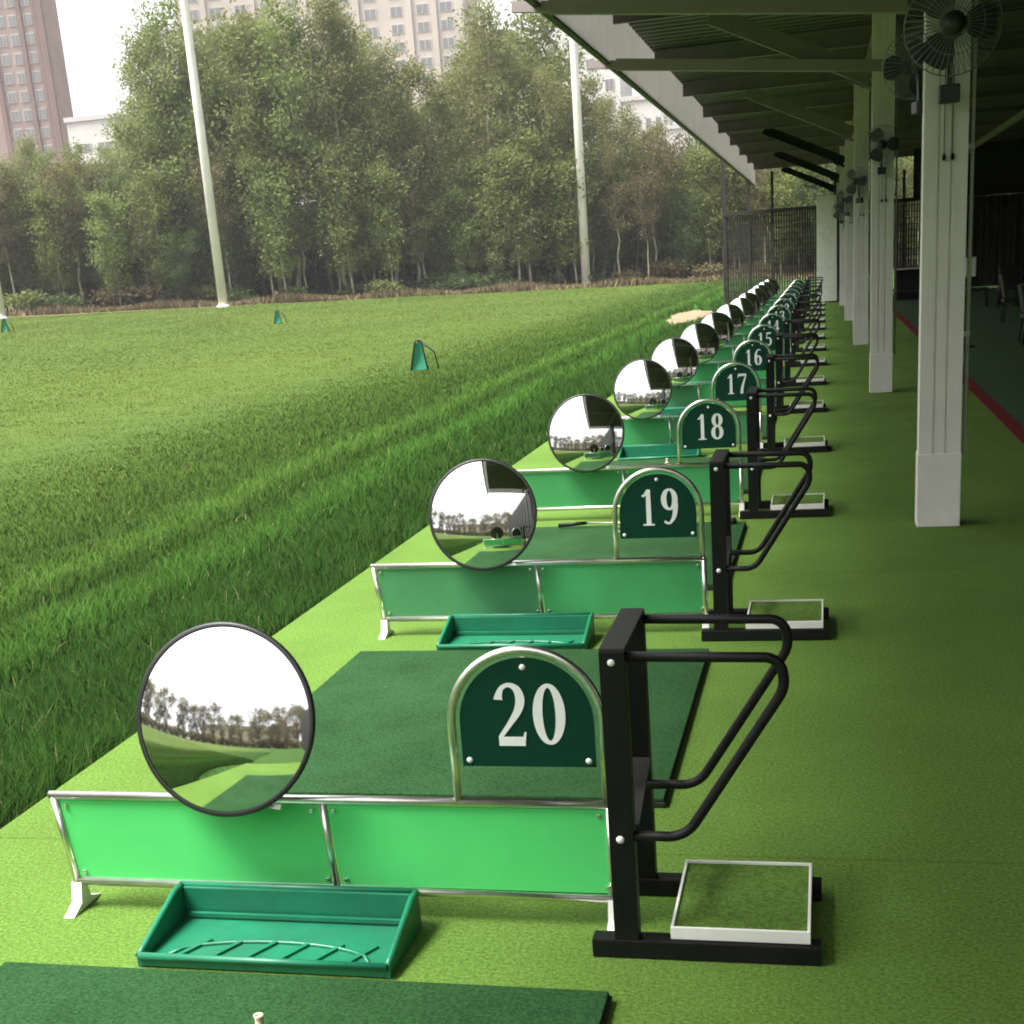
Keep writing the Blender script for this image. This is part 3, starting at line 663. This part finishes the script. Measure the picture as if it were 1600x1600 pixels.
def make_stand():
    r = empty('bag_stand', (0, 0, 0)); ya, yb = 0.0, .365
    for y, nm in ((ya, 'front'), (yb, 'rear')):
        yy = y + (.025 if nm == 'rear' else .015)
        b = MB(); b.box((-.305, yy, .0275), (.605, .055, .053), bevel=.004); b.build('foot_bar', M['black'], r)
        b = MB(); b.bar((-.512, y + (.03 if nm == 'rear' else .015), .05), (-.512, y, .865), .066, .05, bevel=.003, upv=(0, 1, 0)); u = b.build('upright', M['black'], r)
        if nm == 'front':
            for x, z in ((-.514, .836), (-.514, .352)):
                b = MB(); b.lathe([(0, .008), (.008, .006), (.011, 0)], 14, Matrix.Translation((x, y - .0255 + .004, z)) @ Matrix.Rotation(R(90), 4, 'X')); b.build('bolt', M['number'], u)
        pts = fillet([(-.49, y, .845), (-.10, y, .84), (-.085, y, .765), (-.345, y, .355), (-.49, y, .355)], .085, 10)
        b = MB(); b.tube(pts, .0135, 12); b.build('bag_rail', M['black'], r)
    b = MB(); b.box((-.512, (ya + yb) / 2, .868), (.064, yb - ya + .04, .008)); b.build('top_plate', M['black2'], r)
    b = MB(); b.box((-.50, .20, .40), (.05, .30, .01), Quaternion((1, 0, 0), .28)); b.build('middle_plate', M['black2'], r)
    p = MB(); x0, x1, y0, y1, z0, z1 = -.395, -.03, .005, .425, .056, .092
    for cx, cy, dx, dy in (((x0 + x1) / 2, y0, x1 - x0, .008), ((x0 + x1) / 2, y1, x1 - x0, .008), (x0 + .004, (y0 + y1) / 2, .008, y1 - y0 - .008), (x1 - .004, (y0 + y1) / 2, .008, y1 - y0 - .008)):
        p.box((cx, cy, (z0 + z1) / 2), (dx, dy, z1 - z0), bevel=.002)
    pad = p.build('bag_pad', M['white'], r)
    b = MB(); b.box(((x0 + x1) / 2, (y0 + y1) / 2, z0 + .015), (x1 - x0 - .016, y1 - y0 - .008, .026)); b.build('turf_inset', M['turf'], pad)
    return r

def make_tray():
    r = empty('ball_tray', (0, 0, 0)); W2, D, HB, HF, t = .365, .30, .112, .036, .014   # local: centre of floor, back at +D/2
    prof = [(-D/2, HF), (-D/2 + .03, HF + .008), (D/2 - .05, HB), (D/2, HB)]
    b = MB(); b.box((0, 0, .009), (2 * W2 - .02, D - .02, .014)); 
    b.box((0, D/2 - t/2 - .002, HB/2 + .001), (2 * W2 - t, t, HB - .006), bevel=.004)
    b.box((0, -D/2 + t/2, HF/2 + .001), (2 * W2 - t, t, HF - .004), bevel=.004)
    for sx in (-1, 1):
        pl = [(-D/2, .002), (D/2, .002)] + [(a, z) for a, z in prof[::-1]]
        b.prism([(a, z) for a, z in pl], t, Matrix.Translation((sx * W2 + t/2, 0, 0)) @ Matrix.Rotation(R(90), 4, 'Z'))
    b.build('tray_shell', M['tray'], r)
    b = MB(); e = .010
    for sx in (-1, 1): b.tube([(sx * W2, a, z) for a, z in prof], e, 8)
    b.tube([(-W2, D/2, HB), (W2, D/2, HB)], e, 8); b.tube([(-W2, -D/2, HF), (W2, -D/2, HF)], e * 1.1, 8); b.build('rim', M['tray'], r)
    b = MB()
    for k in range(6): b.bar((-.27 + k * .10, -D/2 + .03, .019), (-.21 + k * .10, -D/2 + .14, .019), .014, .010)
    b.tube([(x, -.11 + .10 * math.sqrt(max(0, 1 - (x / .3) ** 2)), .019) for x in np.linspace(-.3, .3, 24)], .006, 6)
    b.bar((-W2 + .03, D/2 - .03, .03), (W2 - .03, D/2 - .03, .03), .012, .012); b.build('floor_rib', M['tray'], r)
    return r

def make_mat():
    r = empty('hitting_mat', (0, 0, 0)); S, SL = 1.735, 1.86       # local: centre
    b = MB(); b.box((0, 0, .010), (S, SL, .018), bevel=.003); b.build('rubber_base', M['rubber'], r)
    b = MB(); b.box((0, 0, .026), (S - .012, SL - .012, .016), bevel=.005); b.build('turf_pile', M['mat'], r)
    b = MB(); b.lathe([(.019, 0), (.017, .004), (.0105, .010), (.0105, .030), (.013, .037), (.007, .036), (.007, .015)], 16, Matrix.Translation((.02, .665, .033))); b.build('rubber_tee', M['tee'], r)
    return r

NB = 14
dv0, mr0, st0, tr0, mt0 = make_divider(), make_mirror(), make_stand(), make_tray(), make_mat()
jit = random.Random(11)
for k in range(NB):
    n = 20 - k; y = Y0 + k * SP; first = k == 0
    j = (lambda a: 0 if k == 0 else jit.uniform(-a, a))
    d = dv0 if first else copy_tree(dv0); d.location = (0, y, 0)
    tag(d, 'low green panel divider with steel rails under number sign %d' % n, 'divider', 'green dividers between the bays')
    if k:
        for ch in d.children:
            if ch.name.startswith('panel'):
                ch.material_slots[0].link = 'OBJECT'; ch.material_slots[0].material = M['panel_shaded_deep' if (k + (ch.data.vertices[0].co.x > -1.6)) % 3 == 1 else 'panel_shaded']  # farther bays take the copies with shade in their colour
    m = mr0 if first else copy_tree(mr0); m.location = (-1.668 + j(.02), y + DVY - .050, .633)
    m.scale = (1.0,) * 3 if first else (1, 1, 1)
    m.rotation_euler = (R((-15 if first else -13) + j(1.5)), 0, R(-2 if first else -2 + j(3))); 
    tag(m, 'round convex mirror on the green divider of bay %d' % n, 'mirror', 'round convex mirrors on the dividers')
    s = make_sign(str(n)); s.location = (0, y, 0); tag(s, 'arched dark green sign with white number %d' % n, 'sign', 'numbered bay signs')
    b = st0 if first else copy_tree(st0); b.location = (j(.012) + (.0, .018, .03, .015)[min(k, 3)] - (.012 if first else 0), y, .001); b.rotation_euler = (0, 0, j(.015))
    tag(b, 'black steel golf bag stand with white edged pad beside sign %d' % n, 'bag stand', 'golf bag stands beside the bays')
    if k != 2:
        t = tr0 if first else copy_tree(tr0); t.location = (-1.513 + j(.03), y - .03, .001)
        tag(t, 'green plastic ball tray before the divider of bay %d' % n, 'ball tray', 'ball trays at the dividers')
    q = mt0 if first else copy_tree(mt0); q.location = (-1.40, y - .235 - .93, .001); q.rotation_euler = (0, 0, j(.006))
    tag(q, 'square dark green hitting mat in front of divider %d' % n, 'hitting mat', 'hitting mats on the deck')
# a club lying on the mat behind sign 19
r = empty('golf_club', (-1.60, Y0 + 2 * SP - .33, .0355), 'golf club lying on the mat behind sign 19', 'golf club', rz=R(-2))
b = MB(); b.tube([(-.02, 0, .035), (.95, 0, .012)], [.006, .004], 8); b.build('shaft', M['steel'], r)
b = MB(); b.tube([(-.22, 0, .02), (-.02, 0, .035)], [.015, .012], 10); b.build('grip', M['black'], r)
b = MB(); b.tube([(.95, 0, .012), (1.0, .04, .02)], [.02, .024], 10); b.build('club_head', M['black2'], r)

# ------------------------------------------------------------------ chipping targets on the field
def make_target():
    r = empty('chipping_net', (0, 0, 0)); h = .56
    b = MB(); b.tube(fillet([(-.17, 0, 0), (-.06, .06, h), (.06, .06, h), (.17, 0, 0)], .08, 6), .016, 8); b.build('front_hoop', M['black2'], r)
    b = MB(); b.tube(fillet([(0, .06, h), (.28, .14, .33), (.34, .16, 0)], .07, 6), .014, 8); b.tube([(.0, .06, h), (-.05, .5, 0)], .012, 8); b.build('rear_leg', M['black2'], r)
    b = MB(); rows = []
    for i in range(9):
        t = i / 8; w = .06 + .10 * (1 - t); z = .01 + (h - .06) * t
        rows.append([b.bm.verts.new((w * u, .02 + .05 * t + .06 * (1 - u * u) * math.sin(math.pi * t), z)) for u in (-1, -.6, -.2, .2, .6, 1)])
    for A, B in zip(rows, rows[1:]):
        for i in range(5): b.bm.faces.new((A[i], A[i + 1], B[i + 1], B[i])).smooth = True
    b.build('net', M['net'], r); return r
tg = make_target()
for i, (x, y, s, lb) in enumerate(((-7.55, 25.4, 1.0, 'green chipping net on black legs in the middle of the field'), (-20.5, 50.5, .9, 'small green chipping net in front of the white poles'), (-33.5, 52.5, 1.0, 'small green chipping net at the left edge of the field'))):
    t = tg if i == 0 else copy_tree(tg); t.location = (x, y, float(ground_z(np.array(x), 0)) + .02); t.scale = (s,) * 3; tag(t, lb, 'chipping net', 'chipping nets on the field')

# sandy patch beside the deck
b = MB(); pts = []
for i in range(28):
    a = 2 * math.pi * i / 28; q = 1 + .22 * math.sin(3 * a + 1) + .12 * math.sin(7 * a); pts.append((-4.05 + .75 * q * math.cos(a), 43.5 + 5.2 * q * math.sin(a)))
vs = [b.bm.verts.new((x, y, float(ground_z(np.array(x), 0)) + .022)) for x, y in pts if x < EDGE - .02]; b.bm.faces.new(vs)
M['sand'] = material('bare sandy soil', (0.23, 0.175, 0.10), 0.95, var=.25, vscale=2)
tag(b.build('bare_ground', M['sand']), 'bare sandy patch in the grass beside the far bays', None, None, 'structure')

# ------------------------------------------------------------------ net poles
def make_pole():
    r = empty('net_pole', (0, 0, 0)); 
    b = MB(); b.tube([(0, 0, -.3), (0, 0, 12), (0, 0, 24), (0, 0, 36)], [.29, .26, .22, .18], 20); b.build('shaft', M['pole'], r)
    b = MB(); b.lathe([(.40, -.3), (.40, .08), (.31, .12), (.285, .12)], 20); b.build('base_flange', M['pole'], r); return r
pl = make_pole()
for i, (x, y, lb) in enumerate(((-36.1, 80.5, 'tall white net pole standing left of the middle of the tree belt'), (-15.2, 91.0, 'tall white net pole partly behind the roof edge'), (-47.3, 74.0, 'tall white net pole cut by the left edge of the picture'))):
    p = pl if i == 0 else copy_tree(pl); p.location = (x, y, float(ground_z(np.array(x), 0))); tag(p, lb, 'pole', 'tall white net poles at the field edge')

# ------------------------------------------------------------------ trees
def leaf_cards(b, rng, centre, n, spread, size, flat=.7):
    for _ in range(n):
        c = Vector(centre) + Vector((rng.gauss(0, spread), rng.gauss(0, spread), rng.gauss(0, spread * flat)))
        nrm = Vector((rng.gauss(0, 1), rng.gauss(0, 1), rng.gauss(.5, .8))).normalized(); u = nrm.orthogonal().normalized()
        u.rotate(Quaternion(nrm, rng.uniform(0, 6.28))); v = nrm.cross(u); s = size * rng.uniform(.55, 1.35)
        vs = [b.bm.verts.new(c + u * s * a + v * s * .62 * bb) for a, bb in ((-1, 0), (-.1, -.75), (1, .05), (.05, .8))]
        b.bm.faces.new(vs)

def make_tree(seed, h, crown0, wid, nl, leaf, leafsize, bark='bark', twig=0, tr=.16):
    g = random.Random(seed); r = empty('tree', (0, 0, 0))
    t = MB(); spine = []; x = y = 0
    for i in range(9):
        z = h * .96 * i / 8; spine.append(Vector((x, y, z - .2))); x += g.gauss(0, .016 * h); y += g.gauss(0, .016 * h)
    t.tube(spine, [tr * (1 - .9 * i / 8) + .015 for i in range(9)], 8)
    def at(f):
        q = f * 8; i = min(7, int(q)); return spine[i].lerp(spine[i + 1], q - i)
    ends = []
    nb = 20
    for i in range(nb):
        f = crown0 + (.97 - crown0) * (i + g.random() * .7) / nb; p0 = at(f); a = i * 2.4 + g.uniform(-.5, .5)
        env = math.sin(math.pi * min(1, .14 + .86 * (1 - (f - crown0) / (1 - crown0)))) ** .7
        L = wid * (.35 + .75 * env) * g.uniform(.6, 1.15); rise = g.uniform(.7, 1.5)
        p1 = p0 + Vector((math.cos(a) * L * .5, math.sin(a) * L * .5, L * rise * .4)); p2 = p0 + Vector((math.cos(a) * L, math.sin(a) * L, L * rise))
        t.tube([p0, p1, p2], [tr * .42 * (1 - f * .6), tr * .25 * (1 - f * .6), .012], 5, cap=False)
        for q in (.45, .75, 1.0): ends.append((p0.lerp(p1, q * 2) if q < .5 else p1.lerp(p2, q * 2 - 1), L))
        for _ in range(twig):
            s0 = p1.lerp(p2, g.random()); e = s0 + Vector((g.gauss(0, L * .25), g.gauss(0, L * .25), L * g.uniform(.15, .5)))
            t.tube([s0, s0.lerp(e, .5) + Vector((g.gauss(0, .08), g.gauss(0, .08), .05)), e], [.028, .02, .008], 4, cap=False); ends.append((e, L * .6))
    t.build('trunk', M[bark], r)
    b = MB(); per = nl // len(ends)
    for p, L in ends:
        leaf_cards(b, g, p, int(per * g.uniform(.3, 1.7)), min(.95, .20 + L * .2), leafsize)
    leaf_cards(b, g, at(1.0), per * 2, .45, leafsize, 1.4)
    b.build('crown', M[leaf], r)
    return r

KINDS = [
 (make_tree(1, 17.5, .15, 1.9, 9600, 'leaf1', .135), 'tall olive green tree with thin trunk in the belt beyond the field', 'tall olive trees in the belt', 17.5),
 (make_tree(2, 16.0, .13, 1.8, 9000, 'leaf2', .135), 'tall fresh green tree with thin trunk in the belt beyond the field', 'tall fresh green trees in the belt', 16.0),
 (make_tree(3, 18.5, .30, 1.7, 5600, 'leaf1', .125), 'slender loose crowned tree rising above the belt beyond the field', 'slender loose trees in the belt', 18.5),
 (make_tree(4, 9.0, .20, 1.25, 4200, 'leaf2', .125, tr=.075), 'young bright green tree on a thin pale trunk at the front of the belt', 'young bright trees at the front of the belt', 9.0),
 (make_tree(5, 8.0, .14, 2.0, 5600, 'leaf3', .135, tr=.10), 'low dark green tree at the front of the belt', 'low dark trees at the front of the belt', 8.0),
 (make_tree(6, 13.0, .40, 1.6, 3000, 'leaf4', .125, tr=.10), 'thin brownish tree with sparse leaves in the belt', 'thin brownish trees in the belt', 13.0),
]
used = set()
def put(kind, x, y, s=1.0, rz=None):
    r, lb, gr, h = KINDS[kind]; o = r if kind not in used else copy_tree(r); used.add(kind)
    o.location = (x, y, float(ground_z(np.array(float(x)), 0)) - .05); o.scale = (s * rnd.uniform(.9, 1.1), s * rnd.uniform(.9, 1.1), s); o.rotation_euler = (0, 0, rnd.uniform(0, 6.28) if rz is None else rz)
    tag(o, lb, 'tree', gr)
def line_y(x): return 84.0 + .30 * (x + 40) if x < -6 else 94.2 + .04 * (x + 6)
def top_h(x):
    """height of the belt along the field, in metres"""
    P = [(-70, 10.5), (-45.5, 11), (-43.5, 13.5), (-41.5, 18.0), (-40, 18.5), (-36, 18), (-32, 18.3), (-28, 15.0), (-25, 15.5), (-21, 18.5), (-18.5, 17.5), (-16.5, 13), (-13, 11.5), (-9, 9.5), (-5, 9), (30, 9)]
    for (a, h0), (b_, h1) in zip(P, P[1:]):
        if a <= x <= b_: return h0 + (h1 - h0) * (x - a) / (b_ - a)
    return 9
x = -60.0
while x < 24:                                   # three staggered rows of tall trees
    for row, dy in ((0, 2.6), (1, 6.2), (2, 10.5)):
        xx = x + rnd.uniform(-.9, .9) + row * .9; k = rnd.choice((0, 0, 1, 1, 2)) if xx < -17 else rnd.choice((0, 1, 1, 5, 2)); hh = top_h(xx) * rnd.uniform(.80, 1.04)
        put(k, xx, line_y(xx) + dy + rnd.uniform(-1.2, 1.2), hh / KINDS[k][3])
    x += 2.0
x = -60.0
while x < 20:                                   # low front row
    k = rnd.choice((3, 3, 3, 3, 4, 5) if x < -16 else (5, 3, 3, 5, 4)); s = rnd.uniform(.65, 1.1) if k == 3 else rnd.uniform(.45, .75)
    put(k, x + rnd.uniform(-.6, .6), line_y(x) + rnd.uniform(-.4, 2.2), s); x += 1.3
x = -62.0
while x < 22:                                   # dark low trees filling the back of the belt
    put(4, x + rnd.uniform(-.8, .8), line_y(x) + rnd.uniform(2.5, 9), rnd.uniform(.5, 1.0)); x += 1.45

# shrubs at the foot of the belt
def make_bush(seed, mat_):
    g = random.Random(seed); r = empty('bush', (0, 0, 0)); b = MB(); t = MB()
    for i in range(14):
        a = g.uniform(0, 6.28); q = g.uniform(.1, .9); p = Vector((math.cos(a) * q, math.sin(a) * q, g.uniform(.25, 1.1))); t.tube([(0, 0, -.1), p * .5 + Vector((0, 0, .1)), p], [.03, .02, .008], 4, cap=False)
        leaf_cards(b, g, p, 75, .28, .12)
    t.build('stem', M['bark2'], r); b.build('foliage', M[mat_], r); return r
BK = [(make_bush(21, 'leaf3'), 'dark green bush at the foot of the tree belt', 'dark bushes under the trees'), (make_bush(22, 'leaf4'), 'brown dry bush at the foot of the tree belt', 'brown bushes under the trees'), (make_bush(23, 'leaf2'), 'bright green bush at the foot of the tree belt', 'bright bushes under the trees')]
usedb = set(); x = -58.0
while x < 14:
    k = rnd.choice((0, 0, 1, 2)) if x < -16 else rnd.choice((1, 1, 0)); o = BK[k][0] if k not in usedb else copy_tree(BK[k][0]); usedb.add(k)
    s = rnd.uniform(.6, 1.3); yy = line_y(x) + rnd.uniform(-1.0, 1.4); o.location = (x, yy, float(ground_z(np.array(x), 0))); o.scale = (s * 1.2, s * 1.2, s * .9); o.rotation_euler = (0, 0, rnd.uniform(0, 6.28)); tag(o, BK[k][1], 'bush', BK[k][2]); x += rnd.uniform(1.6, 3.2)

x = -64.0
while x < 20:                                    # tall dark scrub closing the back of the belt
    o = copy_tree(BK[0][0]); s = rnd.uniform(2.0, 3.0); o.location = (x, line_y(x) + rnd.uniform(11, 14), float(ground_z(np.array(x), 0))); o.scale = (s, s, s); o.rotation_euler = (0, 0, rnd.uniform(0, 6.28)); x += rnd.uniform(1.5, 2.1)
# bare trees behind the camera, seen in the mirrors
bare = [make_tree(31, 15, .20, 3.4, 5200, 'leaf4', .20, 'bark2', 4, .24), make_tree(32, 13, .16, 3.2, 4600, 'leaf4', .20, 'bark2', 4, .22)]
ub = set()
for i in range(40):
    a = R(150 + i * 4.2 + rnd.uniform(-1.5, 1.5)); q = rnd.uniform(42, 62); k = i % 2
    o = bare[k] if k not in ub else copy_tree(bare[k]); ub.add(k)
    xx, yy = q * math.cos(a) - 10, q * math.sin(a) + 2
    o.location = (xx, yy, float(ground_z(np.array(xx), 0)) - .05); o.rotation_euler = (0, 0, rnd.uniform(0, 6.28)); s = rnd.uniform(.75, 1.15); o.scale = (s,) * 3
    tag(o, 'bare brown tree showing only as a reflection in the mirrors', 'tree', 'bare trees reflected in the mirrors')

for i in range(44):
    a = R(150 + i * 3.8); q = rnd.uniform(58, 64); o = copy_tree(BK[1][0]); sz = rnd.uniform(2.0, 3.2)
    xx, yy = q * math.cos(a) - 10, q * math.sin(a) + 2; o.location = (xx, yy, float(ground_z(np.array(xx), 0))); o.scale = (sz * 1.3, sz * 1.3, sz); o.rotation_euler = (0, 0, rnd.uniform(0, 6.28))
    tag(o, 'brown scrub under the bare trees, showing only as a reflection in the mirrors', 'bush', 'brown scrub reflected in the mirrors')

# ------------------------------------------------------------------ buildings beyond the trees
def window_mesh(w, h):
    b = MB(); b.box((0, 0, 0), (w, .12, h), mi=0); b.box((-w * .23, -.03, .0), (w * .40, .12, h * .86), mi=1); b.box((w * .23, -.03, .0), (w * .40, .12, h * .86), mi=1)
    return b.mesh('window', [M['frame'], M['glass']])
def building(name, x0, x1, y, depth, h, wall, label, cols, floors, wsize, z0=3.2, fh=3.0, piers=(), rz=0, parapet=True):
    r = empty(name, ((x0 + x1) / 2, y, 0), label, 'building'); r.rotation_euler = (0, 0, rz); w = x1 - x0
    b = MB(); b.box((0, depth / 2, h / 2), (w, depth, h)); b.build('wall', M[wall], r)
    if parapet:
        b = MB(); b.box((0, depth / 2, h + .35), (w + .5, depth + .5, .7)); b.build('roof', M['frame'], r)
    wm = window_mesh(*wsize)
    for f in floors:
        for c in cols: link('window', wm, r, (c * w, -.05, z0 + f * fh))
    for c, pw in piers:
        b = MB(); b.box((c * w, -.2, h / 2), (pw, .5, h - .1)); b.build('pier', M['brownpanel' if wall == 'brick' else wall], r)
    return r
building('brick_tower', -152, -129.5, 230, 6, 88, 'brick', 'tall pinkish brown brick tower behind the trees', (.14, .24, .36), range(7, 28), (1.5, 1.8), piers=((.30, .8), (.06, .8), (.46, 1.2), (.42, .5)), rz=R(8))
building('apartment_block', -118.5, -64.0, 262, 18, 78, 'beige', 'wide beige apartment block rising behind the middle of the trees', (-.44, -.36, -.27, -.18, -.09, 0, .09, .18, .27, .36, .44), range(11, 20), (2.4, 1.7), piers=((-.40, .9), (-.225, .9), (-.045, .9), (.135, .9), (.315, .9), (.40, .9)), rz=R(5))
building('apartment_wing', -127.5, -118.8, 264, 15, 49.5, 'pale', 'lower pale wing joined to the left of the beige block', (-.25, .25), range(7, 15), (2.0, 1.7), rz=R(5))
building('low_block', -114, -106, 205, 12, 28, 'pale', 'small pale block between the brick tower and the trees', (-.2, .25), range(4, 8), (2.6, 1.2))
for x0, x1, h, lb in ((-41.5, -30.0, 37.5, 'tallest of the stepped pale grey blocks behind the roof edge'), (-29.8, -23.6, 24.5, 'second of the stepped pale grey blocks behind the roof edge'), (-23.4, -18.2, 20.0, 'third of the stepped pale grey blocks behind the roof edge'), (-18.0, -9.5, 15.6, 'lowest of the stepped pale grey blocks behind the roof edge')):
    building('stepped_block', x0, x1, 220, 14, h, 'pale', lb, (-.36, -.12, .12, .36), range(max(1, int(h / 3) - 5), int(h / 3) - 1), ((x1 - x0) * .12, 1.5))

building('cream_house', -62, 8, -80, -10, 13, 'cream', 'long cream house showing only as a reflection in the mirrors', [(-.47 + .047 * i) for i in range(21)], (0, 1), (1.4, 1.5), z0=2.2, fh=4.0)
# ------------------------------------------------------------------ air
hm = bpy.data.materials.new('haze'); hm.use_nodes = True; n = hm.node_tree.nodes; n.remove(n['Principled BSDF'])
pv = n.new('ShaderNodeVolumePrincipled'); pv.inputs['Color'].default_value = (0.93, 0.94, 0.95, 1); pv.inputs['Density'].default_value = 0.00042; pv.inputs['Anisotropy'].default_value = 0.2
hm.node_tree.links.new(pv.outputs[0], n['Material Output'].inputs['Volume'])
b = MB(); b.box((0, 0, 49), (1990, 2600, 104)); hz = b.build('haze', hm); tag(hz, 'pale damp haze thickening towards the far buildings', None, None, 'stuff')
